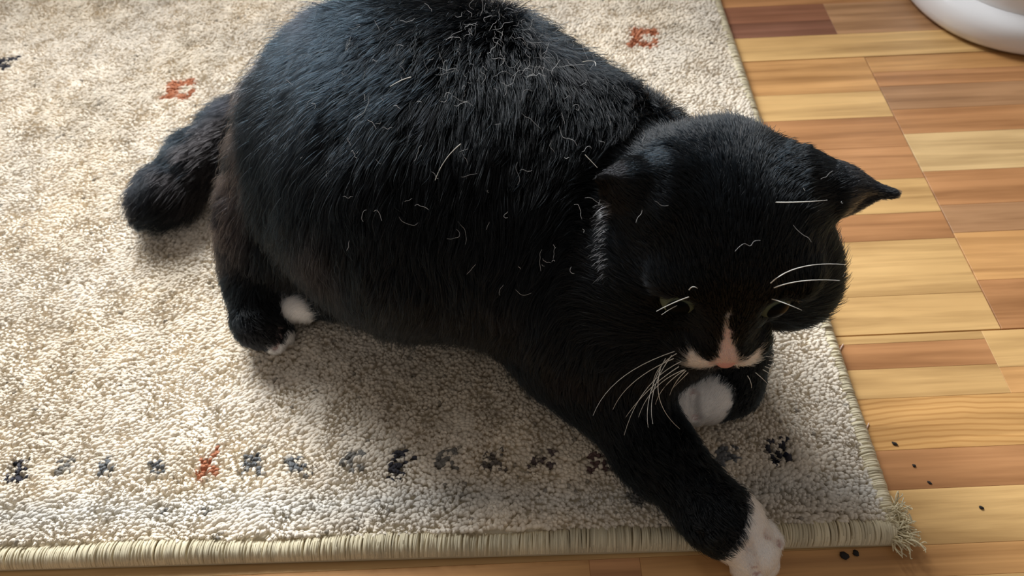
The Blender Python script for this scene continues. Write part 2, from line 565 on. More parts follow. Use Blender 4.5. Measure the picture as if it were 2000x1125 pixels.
def ball(c, r, k, reg, flow=None, ln=None, sub=False):
    cone(c, np.asarray(c) + 1e-5, r, r, k, reg, flow, ln, sub)


def ell(c, axes, radii, k, reg, flow=None, ln=None, sub=False):
    P.append(dict(t='e', c=np.asarray(c, float), R=np.array([nrm(np.asarray(a, float)) for a in axes]), r=np.array(radii, float), k=k, reg=reg, flow=flow, ln=ln, sub=sub))


def tri(a, b, c, r, k, reg, flow=None, ln=None):
    P.append(dict(t='t', a=np.asarray(a, float), b=np.asarray(b, float), c=np.asarray(c, float), r=r, k=k, reg=reg, flow=flow, ln=ln, sub=False))


I3 = np.eye(3)
# torso
ball(at(676, 302, .085), .0635, .03, 'torso', TAILW * .5 + NEAR, .020)
ball(at(778, 262, .101), .0705, .04, 'torso', TAILW * .45 + NEAR, .020)
ball(at(848, 348, .099), .097, .04, 'torso', TAILW * .35 + NEAR, .020)
ball(at(945, 314, .103), .0725, .04, 'torso', TAILW * .35 + NEAR, .019)
ball(at(1080, 425, .090), .074, .04, 'torso', TAILW * .35 + NEAR, .018)
ball(at(1222, 388, .097), .050, .04, 'torso', TAILW * .6 + NEAR * .6, .015)
ball(at(1175, 600, .064), .053, .04, 'torso', TAILW * .3 + NEAR, .016)
ball(at(1290, 560, .085), .050, .04, 'torso', DOWN + X0 * .1, .015)
# head
ell(H(0, -.004, .004), [Ah, Fh, Uh], (.054, .054, .047), .02, 'head', -Fh, .009)
for s in (-1, 1):
    ell(H(s * .036 + (.0045 if s > 0 else .001), .013, -.017), [Ah, Fh, Uh], (.026, .031, .026), .02, 'head', -Fh + Ah * s * .7, .012)
    ell(H(s * .012, .052, -.021), [Ah, Fh, Uh], (.0150, .0135, .0115), .006, 'muzzle', -Fh + Ah * s * .9 - Uh * .2, .004)
    ell(H(s * .024, .034, .0215), [Ah, Fh, Uh], (.017, .013, .008), .012, 'face', -Fh + Uh * .3, .004)
cone(H(0, .030, .016), H(0, .059, -.009), .020, .0090, .014, 'face', -Fh + Uh * .6, .0035)
ell(H(0, .046, -.036), [Ah, Fh, Uh], (.015, .014, .011), .008, 'head', -Fh - Uh * .4, .006)
# ears
for s, tp, ib, ob in ((1, at(1748, 379, .172), H(.022, -.012, .045), H(.055, -.004, .012)),
                      (-1, at(1174, 350, .180), H(-.022, -.012, .045), H(-.055, -.004, .012))):
    mb = (ib + ob) / 2 - Fh * .014 + Uh * .004 + Ah * s * .006
    tri(ib, mb, tp, .0026, .006, 'ear', nrm(tp - (ib + ob) / 2), .0017)
    tri(mb, ob, tp, .0026, .006, 'ear', nrm(tp - (ib + ob) / 2), .0017)
    cone((ib + ob) / 2, (ib + ob) / 2 * .7 + tp * .3, .022, .012, .012, 'ear', nrm(tp - (ib + ob) / 2), .005)
# eye hollows
for s in (-1, 1):
    ball(H(s * .0232 - .0038, .0475 + s * .0012, .0122), .0095, .004, 'head', sub=True)
# stretched foreleg
dleg = nrm(at(1480, 1060, .02) - at(1160, 720, .03))
cone(at(1140, 690, .046), at(1278, 872, .030), .031, .0200, .022, 'stretched_foreleg', dleg + DOWN * .2, .010)
cone(at(1278, 872, .030), at(1402, 1010, .0280), .0200, .0165, .012, 'stretched_foreleg', dleg, .009)
cone(at(1400, 1008, .0275), at(1412, 1020, .0250), .0165, .0155, .010, 'stretched_foreleg', dleg, .006)
pd = nrm(at(1490, 1115, .014) - at(1463, 1045, .02)); pside = nrm(np.cross(pd, [0, 0, 1]))
cone(at(1436, 1026, .0230), at(1468, 1075, .0172), .0165, .0145, .008, 'stretched_paw', pd, .0035)
for a_, q, r_ in ((at(1455, 1062, .0175), at(1457, 1104, .0112), .0088), (at(1478, 1055, .0180), at(1489, 1098, .0118), .0090), (at(1494, 1036, .0170), at(1508, 1058, .0120), .0066)):
    cone(a_, q, r_ * .9, r_, .0012, 'stretched_paw', pd, .0020)
# tucked foreleg
cone(at(1440, 690, .050), at(1424, 752, .030), .018, .0155, .015, 'tucked_foreleg', DOWN, .008)
cone(at(1424, 752, .031), at(1392, 768, .033), .0155, .0155, .012, 'tucked_foreleg', -X0, .007)
tdir = nrm(at(1325, 800, .02) - at(1400, 770, .03))
cone(at(1385, 768, .034), at(1352, 776, .034), .0160, .0150, .006, 'tucked_paw', tdir, .003)
for q, r_ in ((at(1320, 787, .031), .0098), (at(1357, 790, .0315), .0118), (at(1388, 802, .0265), .0078)):
    cone(at(1366, 770, .033), q, .0085, r_, .0012, 'tucked_paw', tdir, .0022)
# hind leg, near
cone(at(650, 380, .075), at(572, 440, .058), .058, .043, .03, 'hind_leg', DOWN + TAILW * .3, .016)
cone(at(572, 440, .058), at(527, 545, .036), .042, .026, .02, 'hind_leg', DOWN, .012)
cone(at(524, 545, .036), at(514, 625, .031), .025, .0160, .012, 'hind_leg', DOWN, .007)
hd = nrm(at(560, 660, .018) - at(500, 632, .028))
cone(at(508, 630, .0285), at(534, 650, .0225), .0155, .0115, .008, 'hind_leg', hd, .005)
for q in (at(537, 668, .0200), at(549, 655, .0215)):
    cone(at(536, 651, .0230), q, .0085, .0076, .0015, 'hind_paw', hd, .003)
# hind paw poking out from under the belly
cone(at(640, 575, .035), at(604, 588, .030), .016, .0115, .008, 'hind_leg_under', -X0, .006)
ell(at(587, 590, .036), [nrm(np.array([-1, .15, -.1])), nrm(np.array([.15, 1, 0])), [0, 0, 1]], (.0160, .0130, .0115), .004, 'hind_paw_under', -X0, .003)
# tail
tp_ = [at(640, 190, .075), at(555, 205, .052), at(468, 258, .038), at(392, 318, .033), at(334, 376, .029), at(312, 396, .027)]
tr_ = [.030, .022, .0185, .0185, .0160, .0140]
for k in range(5):
    cone(tp_[k], tp_[k + 1], tr_[k], tr_[k + 1], .02 if k == 0 else .01, 'tail', nrm(tp_[k + 1] - tp_[k]), .018)


def sdf(p, X):
    if p['t'] == 'c':
        ab = p['b'] - p['a']
        t = np.clip(((X - p['a']) @ ab) / max(ab @ ab, 1e-12), 0, 1)
        d = X - p['a'] - t[..., None] * ab
        return np.sqrt((d * d).sum(-1)) - (p['ra'] + (p['rb'] - p['ra']) * t)
    if p['t'] == 'e':
        q = (X - p['c']) @ p['R'].T
        k0 = np.sqrt(((q / p['r']) ** 2).sum(-1))
        k1 = np.sqrt(((q / p['r'] ** 2) ** 2).sum(-1))
        return k0 * (k0 - 1) / np.maximum(k1, 1e-6)
    a, b, c = p['a'], p['b'], p['c']
    n = np.cross(b - a, c - a); n2 = n @ n

    def seg(o, e):
        d = X - o
        t = np.clip((d @ e) / (e @ e), 0, 1)
        d = d - t[..., None] * e
        return (d * d).sum(-1)
    edge = np.minimum(np.minimum(seg(a, b - a), seg(b, c - b)), seg(c, a - c))
    ins = ((X - a) @ np.cross(n, b - a) > 0) & ((X - b) @ np.cross(n, c - b) > 0) & ((X - c) @ np.cross(n, a - c) > 0)
    pl = ((X - a) @ n) ** 2 / n2
    tip_ = np.sqrt(((X - c) ** 2).sum(-1))
    return np.sqrt(np.where(ins, pl, edge)) - p['r'] * np.clip(tip_ / .022, .35, 1)


def bounds(p):
    if p['t'] == 'c':
        r = max(p['ra'], p['rb']); q = np.array([p['a'], p['b']])
    elif p['t'] == 'e':
        r = p['r'].max(); q = p['c'][None]
    else:
        r = p['r']; q = np.array([p['a'], p['b'], p['c']])
    return q.min(0) - r, q.max(0) + r


VX = 0.0016
lo = np.min([bounds(p)[0] for p in P], 0) - .03
hi = np.max([bounds(p)[1] for p in P], 0) + .03
dims = np.ceil((hi - lo) / VX).astype(int) + 1
F = np.full(dims, 0.05, np.float32)
for p in P:
    m = p['k'] + 4 * VX
    a, b = bounds(p)
    i0 = np.maximum(np.floor((a - m - lo) / VX).astype(int), 0)
    i1 = np.minimum(np.ceil((b + m - lo) / VX).astype(int) + 1, dims)
    gx = [lo[d] + VX * np.arange(i0[d], i1[d]) for d in range(3)]
    X = np.stack(np.meshgrid(*gx, indexing='ij'), -1)
    d = sdf(p, X)
    sl = tuple(slice(i0[q], i1[q]) for q in range(3))
    f = F[sl]
    k = p['k']
    if p['sub']:
        h = np.clip(0.5 - 0.5 * (f + d) / k, 0, 1)
        F[sl] = f * (1 - h) - d * h + k * h * (1 - h)
    else:
        h = np.clip(0.5 + 0.5 * (f - d) / k, 0, 1)
        F[sl] = f * (1 - h) + d * h - k * h * (1 - h)


def field(X):
    q = np.clip((X - lo) / VX, 0, dims - 2)
    i = q.astype(int)
    f = q - i
    val = 0
    for c in range(8):
        o_ = np.array([c & 1, (c >> 1) & 1, c >> 2])
        val = val + np.prod(np.where(o_, f, 1 - f), 1) * F[tuple((i + o_).T)]
    return val


CREASES = []


def crease(pxs, r):
    """press the furrow between two toes into the surface along a line"""
    global F
    for (xa, ya), (xb, yb) in zip(pxs, pxs[1:]):
        for t in np.linspace(0, 1, 16):
            d = nrm(ray(xa + (xb - xa) * t, ya + (yb - ya) * t))
            X = CAM + d * np.linspace(.25, .75, 1000)[:, None]
            ok = ((X > lo + VX) & (X < hi - VX)).all(1)
            hit = np.where((field(X) < 0) & ok)[0]
            if len(hit) == 0:
                continue
            CREASES.append((X[hit[0]] + d * .0012, r))
    for c, r in CREASES[-16 * (len(pxs) - 1):]:
        i0 = np.maximum(((c - r * 2 - lo) / VX).astype(int), 0)
        i1 = np.minimum(((c + r * 2 - lo) / VX).astype(int) + 2, dims)
        G = np.stack(np.meshgrid(*[lo[d] + VX * np.arange(i0[d], i1[d]) for d in range(3)], indexing='ij'), -1)
        sl = tuple(slice(i0[q], i1[q]) for q in range(3))
        F[sl] = np.maximum(F[sl], (r - np.sqrt(((G - c) ** 2).sum(-1))).astype(np.float32))


crease([(1460, 1064), (1468, 1090), (1480, 1124)], .0031)
crease([(1495, 1043), (1508, 1052), (1523, 1066)], .0028)
crease([(1356, 770), (1355, 792), (1360, 816)], .0032)
crease([(546, 644), (543, 666), (536, 682)], .0022)

# rests on the rug: keep everything above the pile (or above the bare floor in front of it)
zz = lo[2] + VX * np.arange(dims[2])
gx_, gy_ = np.meshgrid(lo[0] + VX * np.arange(dims[0]), lo[1] + VX * np.arange(dims[1]), indexing='ij')
vv_ = (gx_ - c0[0]) * ngn[0] + (gy_ - c0[1]) * ngn[1]
F = np.maximum(F, (np.where(vv_ > .017, RT * .72 + .0006, np.where(vv_ > -.003, .0086, .0008))[..., None] - zz[None, None, :]).astype(np.float32))


def surface_nets(F, lo, h):
    s = F < 0
    n = np.array(F.shape) - 1
    cnt = np.zeros(n, np.int8)
    for c in range(8):
        i, j, k = c & 1, (c >> 1) & 1, c >> 2
        cnt += s[i:n[0] + i, j:n[1] + j, k:n[2] + k]
    act = np.argwhere((cnt > 0) & (cnt < 8))
    idx = np.full(n, -1, np.int64)
    idx[tuple(act.T)] = np.arange(len(act))
    acc = np.zeros((len(act), 3)); num = np.zeros(len(act))
    cs = [np.array([c & 1, (c >> 1) & 1, c >> 2]) for c in range(8)]
    for a in range(8):
        for ax in range(3):
            if cs[a][ax] == 0:
                b = cs[a].copy(); b[ax] = 1
                fa = F[tuple((act + cs[a]).T)]; fb = F[tuple((act + b).T)]
                x = (fa < 0) != (fb < 0)
                t = np.where(x, fa / np.where(x, fa - fb, 1), 0)
                pt = cs[a][None].repeat(len(act), 0).astype(float)
                pt[:, ax] = t
                acc += pt * x[:, None]; num += x
    V = (act + acc / num[:, None]) * h + lo
    quads = []
    for ax in range(3):
        u, v = (ax + 1) % 3, (ax + 2) % 3
        sa = [slice(None)] * 3; sb = [slice(None)] * 3
        sa[ax] = slice(0, -1); sb[ax] = slice(1, None)
        ch = np.argwhere(s[tuple(sa)] != s[tuple(sb)])
        ch = ch[(ch[:, u] > 0) & (ch[:, v] > 0) & (ch[:, u] < n[u]) & (ch[:, v] < n[v])]
        q = []
        for du, dv in ((-1, -1), (0, -1), (0, 0), (-1, 0)):
            c = ch.copy(); c[:, u] += du; c[:, v] += dv
            q.append(idx[tuple(c.T)])
        q = np.stack(q, 1)
        flip = ~s[tuple(ch.T)]
        q[flip] = q[flip][:, ::-1]
        quads.append(q)
    return V, np.concatenate(quads)


BV, BQ = surface_nets(F, lo, VX)


def body_regions(X):
    D = np.stack([sdf(p, X) for p in P if not p['sub']], 1)
    return D


PP = [p for p in P if not p['sub']]
FLOWS = np.array([p['flow'] if p['flow'] is not None else DOWN for p in PP])
LENS = np.array([p['ln'] or .008 for p in PP])
REGS = [p['reg'] for p in PP]

BLACK = np.array([0.0009, 0.0017, 0.0026])
WHITE = np.array(lin((240, 236, 232)))
PINKW = np.array(lin((222, 188, 176)))


def coat(X, reg):
    """colour of the coat at surface points: black with white paws and a white blaze"""
    n = len(X)
    c = np.repeat(BLACK[None], n, 0)
    q = X - HC
    a, b, u = q @ Ah, q @ Fh, q @ Uh
    jit = rng.normal(0, .0007, n)
    front = (b > .030)
    pads = (np.abs(a) < .0185 + jit) & (b > .050) & (u < -.0125 + jit) & (u > -.034)
    off = a + .0042 * np.clip((u + .012) / .022, 0, 1.2)
    blz = (np.abs(off) < .0074 * np.clip((.015 - u) / .030, 0, 1) ** 1.7 + np.where(u < .02, .0006, -1) + jit * .7) & front & (u > -.02)
    is_w = (pads | blz) & front
    c[is_w] = WHITE * np.array([1, .93, .88])
    nose = (np.abs(a) < .0085) & (b > .055) & (u > -.020)
    c[nose & is_w] = PINKW
    for i in range(n):
        pass
    wp = np.isin(reg, ['stretched_paw', 'tucked_paw', 'hind_paw', 'hind_paw_under'])
    c[wp] = WHITE
    c[(reg == 'ear') & (a > .052)] = np.array([.013, .0155, .019])  # paler tint paints in the light falling on this ear's back
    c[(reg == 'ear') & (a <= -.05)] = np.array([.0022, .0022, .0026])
    br = np.isin(reg, ['tail', 'torso', 'hind_leg'])
    bn_ = vnoise(X, .035, 31)
    brown = np.clip((bn_ - .60) * 3.0, 0, 1)[:, None] * br[:, None]
    rump_sheen = np.clip(1.25 - np.linalg.norm(X - at(474, 310, .080), axis=1) / .070, 0, 1)[:, None] * (vnoise(X, .012, 33) > .35)[:, None] * br[:, None]  # sheen of the window light on the rump, painted into the coat colour
    c = c * (1 - rump_sheen * .8) + np.array([.060, .047, .044]) * rump_sheen * .8
    c = c * (1 - brown * .4) + np.array([.0060, .0032, .0026]) * brown * .4
    return c


D = body_regions(BV)
vreg = np.array(REGS)[D.argmin(1)]
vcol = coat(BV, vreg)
for c, r in CREASES:                                 # hairless furrows between the toes, in a darker pink
    vcol[((BV - c) ** 2).sum(1) < (r * .95) ** 2] = lin((196, 166, 160))
me = bpy.data.meshes.new('body')
me.from_pydata(BV.tolist(), [], BQ.tolist())
me.polygons.foreach_set('use_smooth', np.ones(len(BQ), bool))
ta = me.attributes.new('tint', 'FLOAT_COLOR', 'POINT')
ta.data.foreach_set('color', np.concatenate([vcol, np.ones((len(BV), 1))], 1).astype(np.float32).ravel())
me.materials.append(hair_mat('cat_skin', 0.8, 0.1))
me.update()
body = bpy.data.objects.new('body', me)
COL.objects.link(body)
body.parent = cat
bvh = BVHTree.FromPolygons(BV.tolist(), BQ.tolist())


def on_cat(px, py, lift=0.0):
    """where the line of sight at a photo pixel meets the cat"""
    d = Vector(nrm(ray(px, py)))
    loc, n_, i_, dist = bvh.ray_cast(Vector(CAM), d)
    if loc is None:
        return None
    return np.array(loc) + np.array(n_) * lift


# fur -----------------------------------------------------------------
vn = np.zeros(len(BV) * 3, np.float32)
me.vertices.foreach_get('normal', vn)
vn = vn.reshape(-1, 3)


def gradn(X):
    g = np.zeros_like(X)
    e = VX
    q = (X - lo) / VX
    for d in range(3):
        for sgn in (1, -1):
            y = q.copy(); y[:, d] += sgn
            i = np.clip(np.floor(y).astype(int), 0, dims - 2)
            f = y - i
            val = 0
            for c in range(8):
                o_ = np.array([c & 1, (c >> 1) & 1, c >> 2])
                wgt = np.prod(np.where(o_, f, 1 - f), 1)
                val = val + wgt * F[tuple((i + o_).T)]
            g[:, d] += sgn * val
    return nrm(g)


FURM = bpy.data.materials.new('cat_fur')
FURM.use_nodes = True
_nt = FURM.node_tree
_nt.nodes.clear()
_o = _nt.nodes.new('ShaderNodeOutputMaterial')
_h = _nt.nodes.new('ShaderNodeBsdfHairPrincipled')
_h.model = 'CHIANG'
_h.parametrization = 'COLOR'
_h.inputs['Roughness'].default_value = 0.30
_h.inputs['Radial Roughness'].default_value = 0.45
_h.inputs['Random Roughness'].default_value = 0.2
_h.inputs['IOR'].default_value = 1.37
_a = _nt.nodes.new('ShaderNodeAttribute')
_a.attribute_name = 'tint'
_nt.links.new(_a.outputs['Color'], _h.inputs['Color'])
_nt.links.new(_h.outputs[0], _o.inputs['Surface'])


def grow(n_hairs):
    q = BV[BQ]
    ar = np.linalg.norm(np.cross(q[:, 2] - q[:, 0], q[:, 3] - q[:, 1]), axis=1) / 2
    fr_ = vreg[BQ[:, 0]]
    wgt = ar.copy()
    wgt[np.isin(fr_, ['head', 'face', 'muzzle', 'ear'])] *= 2.0
    wgt[np.isin(fr_, ['stretched_paw', 'tucked_paw', 'hind_paw', 'hind_paw_under'])] *= 2.5
    nz = vn[BQ[:, 0]][:, 2]
    wgt[(nz < -0.6) & (q[:, 0, 2] < .03)] = 0
    fi = rng.choice(len(BQ), n_hairs, p=wgt / wgt.sum())
    a, b = rng.random((2, n_hairs, 1))
    Q = q[fi]
    root = (Q[:, 0] * (1 - a) + Q[:, 1] * a) * (1 - b) + (Q[:, 3] * (1 - a) + Q[:, 2] * a) * b
    N = gradn(root)
    Dd = body_regions(root)
    reg = np.array(REGS)[Dd.argmin(1)]
    W_ = np.exp(-(Dd - Dd.min(1, keepdims=True)) / .010)
    W_ /= W_.sum(1, keepdims=True)
    flow = nrm(W_ @ FLOWS)
    ln = W_ @ LENS
    # face hair is short around the eyes and nose
    guard = rng.random(n_hairs) < .07
    T_ = flow - N * (flow * N).sum(1, keepdims=True)
    T_ = nrm(T_)
    wob = np.stack([vnoise(root, .022, 41 + d) - .5 for d in range(3)], 1) * 0.9 + np.stack([vnoise(root, .007, 51 + d) - .5 for d in range(3)], 1) * 0.5
    T_ = nrm(T_ + wob - N * (wob * N).sum(1, keepdims=True))
    ln = ln * rng.uniform(.65, 1.15, n_hairs) * (0.8 + .4 * vnoise(root, .02, 61))
    lift_ = rng.uniform(.45, 1.0, n_hairs)[:, None] * (0.75 + .5 * vnoise(root, .015, 62))[:, None]
    ln = np.where(guard, ln * 1.35, ln)
    lift_ = lift_ + .22 * guard[:, None]
    lift_[reg == 'torso'] *= 1.10
    crest = np.clip(N[:, 1] * 1.4, 0, 1) * np.clip(N[:, 2] * 2, 0, 1) * np.isin(reg, ['torso', 'head'])
    lift_ = lift_ + crest[:, None] * rng.uniform(.3, 1.1, (n_hairs, 1))
    short = np.isin(reg, ['ear', 'muzzle', 'face', 'stretched_paw', 'tucked_paw', 'hind_paw', 'hind_paw_under'])
    lift_[short] *= .55
    d0 = nrm(T_ * .75 + N * (lift_ + .25))
    d1 = nrm(T_ + N * (lift_ * .60 - .02))
    d2 = nrm(T_ + N * (lift_ * .38 - .08) + DOWN * .05)
    p0 = root - N * .0006
    p1 = p0 + d0 * ln[:, None] * .33
    p2 = p1 + d1 * ln[:, None] * .36
    p3 = p2 + nrm(d2 + rng.normal(0, .12, (n_hairs, 3))) * ln[:, None] * .33
    # locks: hair tips gather
    cell = .0075
    hd_ = np.isin(reg, ['head', 'face', 'muzzle', 'ear'])
    warp = np.stack([vnoise(root, .009, 71 + d) - .5 for d in range(3)], 1) * .012
    key = np.floor((root * np.where(hd_, 1.9, 1)[:, None] + warp + rng.normal(0, .0006, root.shape)) / cell).astype(np.int64)
    hsh = (key[:, 0] * 73856093) ^ (key[:, 1] * 19349663) ^ (key[:, 2] * 83492791)
    _, inv = np.unique(hsh, return_inverse=True)
    cntc = np.bincount(inv)
    cen = np.stack([np.bincount(inv, p3[:, d]) / cntc for d in range(3)], 1)[inv]
    amt = np.where(short, .12, np.where(hd_, .35, .62))[:, None] * rng.uniform(.35, 1.0, (n_hairs, 1))
    p3 = p3 + (cen - p3) * amt
    p2 = p2 + (cen - p3) * amt * .25
    floor_z = .004
    for p_ in (p1, p2, p3):
        p_[:, 2] = np.maximum(p_[:, 2], floor_z)
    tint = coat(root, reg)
    tint = tint * rng.uniform(.5, 1.6, (n_hairs, 1)) * np.where(guard, 1.6, 1)[:, None]
    wl = tint.max(1) > .2
    tint[wl] = np.clip(tint[wl], .55, .90)
    # keep hair out of the eyes
    keep = np.ones(n_hairs, bool)
    for s in (-1, 1):
        keep &= np.linalg.norm(root - H(s * .0232 - .0038, .0475 + s * .0012, .0122), axis=1) > .0108
    nl = np.linalg.norm(root - H(0, .0655, -.0145), axis=1) < .0052
    keep &= ~nl
    for c, r in CREASES:
        keep &= ((root - c) ** 2).sum(1) > (r * .78) ** 2
    pts = np.stack([p0, p1, p2, p3], 1)
    return pts[keep], tint[keep], reg[keep]


NH = 330000
pts, tint, reg = grow(NH)
wl = tint.max(1) > .2
FUR_NAMES = {'torso': 'torso_fur', 'head': 'head_fur', 'face': 'head_fur', 'muzzle': 'head_fur', 'ear': 'ear_fur', 'stretched_foreleg': 'foreleg_fur',
             'tucked_foreleg': 'foreleg_fur', 'hind_leg': 'hind_leg_fur', 'hind_leg_under': 'hind_leg_fur', 'tail': 'tail_fur'}
fr = np.array([FUR_NAMES.get(r, 'paw_fur') for r in reg])
fr[(fr == 'head_fur') & wl] = 'blaze_fur'
sub = {'foreleg_fur': ['stretched_foreleg', 'tucked_foreleg'], 'paw_fur': ['stretched_paw', 'tucked_paw', 'hind_paw', 'hind_paw_under'], 'ear_fur': ['L', 'R']}
ROOT_R = .00012
RADS = np.array([1.0, .95, .75, .25]) * ROOT_R


def add_fur(name, msk, lab=None):
    if msk.sum() == 0:
        return
    o = hair_obj(name, pts[msk], RADS, tint[msk], FURM, cat)
    o['kind'] = 'stuff'
    if lab:
        o['label'] = lab


for nm in ('torso_fur', 'head_fur', 'hind_leg_fur', 'tail_fur'):
    add_fur(nm, fr == nm)
add_fur('blaze_fur', fr == 'blaze_fur', 'white fur on muzzle and nose bridge')
for r_ in ('stretched_foreleg', 'tucked_foreleg'):
    add_fur('foreleg_fur', reg == r_)
for r_ in ('stretched_paw', 'tucked_paw', 'hind_paw', 'hind_paw_under'):
    add_fur('paw_fur', reg == r_, 'white paw fur')
side = ((pts[:, 0] - HC) @ Ah) > 0
add_fur('ear_fur', (reg == 'ear') & side)
add_fur('ear_fur', (reg == 'ear') & ~side)

# pale hair at the edge of the cheek under the left-hand ear
et, ec = [], []
for k in range(150):
    f_ = random.random()
    px, py = 1196 - 8 * math.sin(f_ * 3) + random.gauss(0, 5), 395 + 150 * f_ ** 1.2
    p0 = on_cat(px, py, .001)
    if p0 is None:
        continue
    d = nrm(-RIGHT * 1.0 + UPV * random.uniform(-.5, .5) - FWD * random.uniform(.0, .7))
    l_ = random.uniform(.004, .009)
    et.append([p0, p0 + d * l_ * .4, p0 + d * l_ * .75 - UPV * l_ * .08, p0 + d * l_ - UPV * l_ * .25])
    ec.append(np.array([.40, .36, .36]) * random.uniform(.3, 1.2))
o = hair_obj('cheek_tuft', np.array(et), RADS * 1.1, np.array(ec), FURM, cat)
o['kind'] = 'stuff'
o['label'] = 'pale hairs edging the cheek below the ear'

# eyes ------------------------------------------------------------------
IRIS = plain('olive_iris', (92, 99, 78), 0.6, 0.15)
PUP = plain('dark_pupil', (5, 8, 9), 0.3, 0.04)
for s in (-1, 1):
    c = H(s * .0228 - .0038, .0405 + s * .0012, .0110)
    bm = bmesh.new()
    bmesh.ops.create_uvsphere(bm, u_segments=28, v_segments=18, radius=.0100)
    e = bm_obj('eye', bm, IRIS, cat, True)
    look = nrm(Fh + Uh * .30 + Ah * s * .25)
    e.matrix_world = Matrix.Translation(Vector(c)) @ Vector(look).to_track_quat('Z', 'Y').to_matrix().to_4x4()
    # the wide pupil is a cap standing just proud of the iris
    vs, fs = [(0, 0, .01045)], []
    for i, ph in enumerate(np.linspace(.10, .60, 7)):
        for k in range(24):
            t = 2 * math.pi * k / 24
            vs.append((.01035 * math.sin(ph) * math.cos(t), .01035 * math.sin(ph) * math.sin(t), .01035 * math.cos(ph)))
    for k in range(24):
        fs.append((0, 1 + k, 1 + (k + 1) % 24))
    for i in range(6):
        for k in range(24):
            fs.append((1 + i * 24 + k, 1 + (i + 1) * 24 + k, 1 + (i + 1) * 24 + (k + 1) % 24, 1 + i * 24 + (k + 1) % 24))
    p_ = mesh_obj('pupil', vs, fs, PUP, e, True)
# nose leather -----------------------------------------------------------
NOSE = plain('pink_nose_skin', (206, 150, 138), 0.5, 0.4)
bm = bmesh.new()
bmesh.ops.create_icosphere(bm, subdivisions=3, radius=1.0)
for v in bm.verts:
    x, y, z = v.co
    wdt = .0072 * (0.62 + .38 * (z * .5 + .5))
    v.co = Vector((x * wdt, y * .0045, z * .0046))
ns = bm_obj('nose', bm, NOSE, cat, True)
ns.matrix_world = Matrix([[Ah[i], Fh[i], Uh[i], H(0, .0655, -.0145)[i]] for i in range(3)] + [[0, 0, 0, 1]])
NOSTRIL = plain('nostril_dark', (40, 22, 20), 0.8)
for s in (-1, 1):
    bm = bmesh.new()
    bmesh.ops.create_icosphere(bm, subdivisions=2, radius=1.0)
    for v in bm.verts:
        v.co = Vector((v.co.x * .0017, v.co.y * .0010, v.co.z * .0007))
    n_ = bm_obj('nostril', bm, NOSTRIL, ns, True)
    n_.location = (s * .0042, .0032, -.0026)
    n_.rotation_euler = (0, s * .5, 0)

# whiskers ---------------------------------------------------------------
WHISK = plain('white_whisker', (232, 230, 222), 0.35, 0.5)


def tube(name, pts_, r0, r1, mat, parent=None, sides=5):
    pts_ = np.asarray(pts_)
    n = len(pts_)
    vs, fs = [], []
    tg = nrm(np.gradient(pts_, axis=0))
    for i in range(n):
        ref = np.array([0, 0, 1.0]) if abs(tg[i][2]) < .9 else np.array([1.0, 0, 0])
        u = nrm(np.cross(tg[i], ref)); v = np.cross(tg[i], u)
        r_ = r0 + (r1 - r0) * i / (n - 1)
        for k in range(sides):
            t = 2 * math.pi * k / sides
            vs.append(pts_[i] + (u * math.cos(t) + v * math.sin(t)) * r_)
    for i in range(n - 1):
        for k in range(sides):
            fs.append((i * sides + k, i * sides + (k + 1) % sides, (i + 1) * sides + (k + 1) % sides, (i + 1) * sides + k))
    return mesh_obj(name, vs, fs, mat, parent, True)


def bez(a, b, c, n=12):
    t = np.linspace(0, 1, n)[:, None]
    return a * (1 - t) ** 2 + 2 * b * t * (1 - t) + c * t ** 2


wk = [((1318, 686), (1190, 728), (1158, 812)), ((1316, 700), (1222, 740), (1197, 800)), ((1322, 690), (1268, 720), (1276, 770)),
      ((1330, 706), (1248, 745), (1219, 850)), ((1326, 716), (1262, 756), (1222, 815)), ((1312, 694), (1262, 760), (1275, 828)),
      ((1336, 722), (1268, 748), (1247, 815)), ((1300, 700), (1256, 775), (1266, 835)), ((1338, 722), (1290, 752), (1280, 790)),
      ((1290, 720), (1270, 790), (1328, 838)), ((1340, 724), (1316, 746), (1308, 772)), ((1344, 728), (1330, 742), (1312, 760))]
zz_ = .088
for a, b, c in wk:
    z0 = .108
    A = at(*a, z0 - .006 * random.random()); Cc = at(*c, .070 + .02 * random.random()); B_ = at(*b, .095)
    tube('whisker', bez(A, B_, Cc), .00023, .00007, WHISK, cat)
for a, b, c in [((1496, 696), (1530, 700), (1556, 712)), ((1502, 704), (1530, 706), (1552, 722)), ((1500, 712), (1535, 722), (1557, 744)),
                ((1494, 716), (1520, 724), (1545, 748)), ((1512, 690), (1535, 692), (1552, 700)), ((1476, 728), (1488, 738), (1502, 752)),
                ((1490, 722), (1510, 732), (1520, 750)), ((1460, 734), (1468, 745), (1468, 758))]:
    A = at(*a, .112); Cc = at(*c, .108); B_ = at(*b, .114)
    tube('whisker', bez(A, B_, Cc), .00021, .00007, WHISK, cat)
for a, b, c in [((1505, 553), (1552, 508), (1652, 517)), ((1512, 562), (1562, 542), (1640, 548)), ((1515, 395), (1560, 396), (1616, 391)),
                ((1345, 580), (1315, 590), (1282, 608)), ((1340, 590), (1318, 596), (1292, 615)), ((1508, 584), (1530, 590), (1566, 606)),
                ((1346, 566), (1352, 556), (1362, 563))]:
    A = on_cat(*a, .0035); C_ = on_cat(min(c[0], 1625), c[1], .012); B_ = on_cat(*b, .020)
    if A is None or B_ is None or C_ is None:
        continue
    dz = (A - CAM) @ FWD
    q = []
    for pp, m in ((a, 0), (b, -.016), (c, -.012)):
        r_ = ray(*pp)
        q.append(CAM + r_ * ((dz + m) / (r_ @ FWD)))
    tube('whisker', bez(*q), .00028, .00009, WHISK, cat)

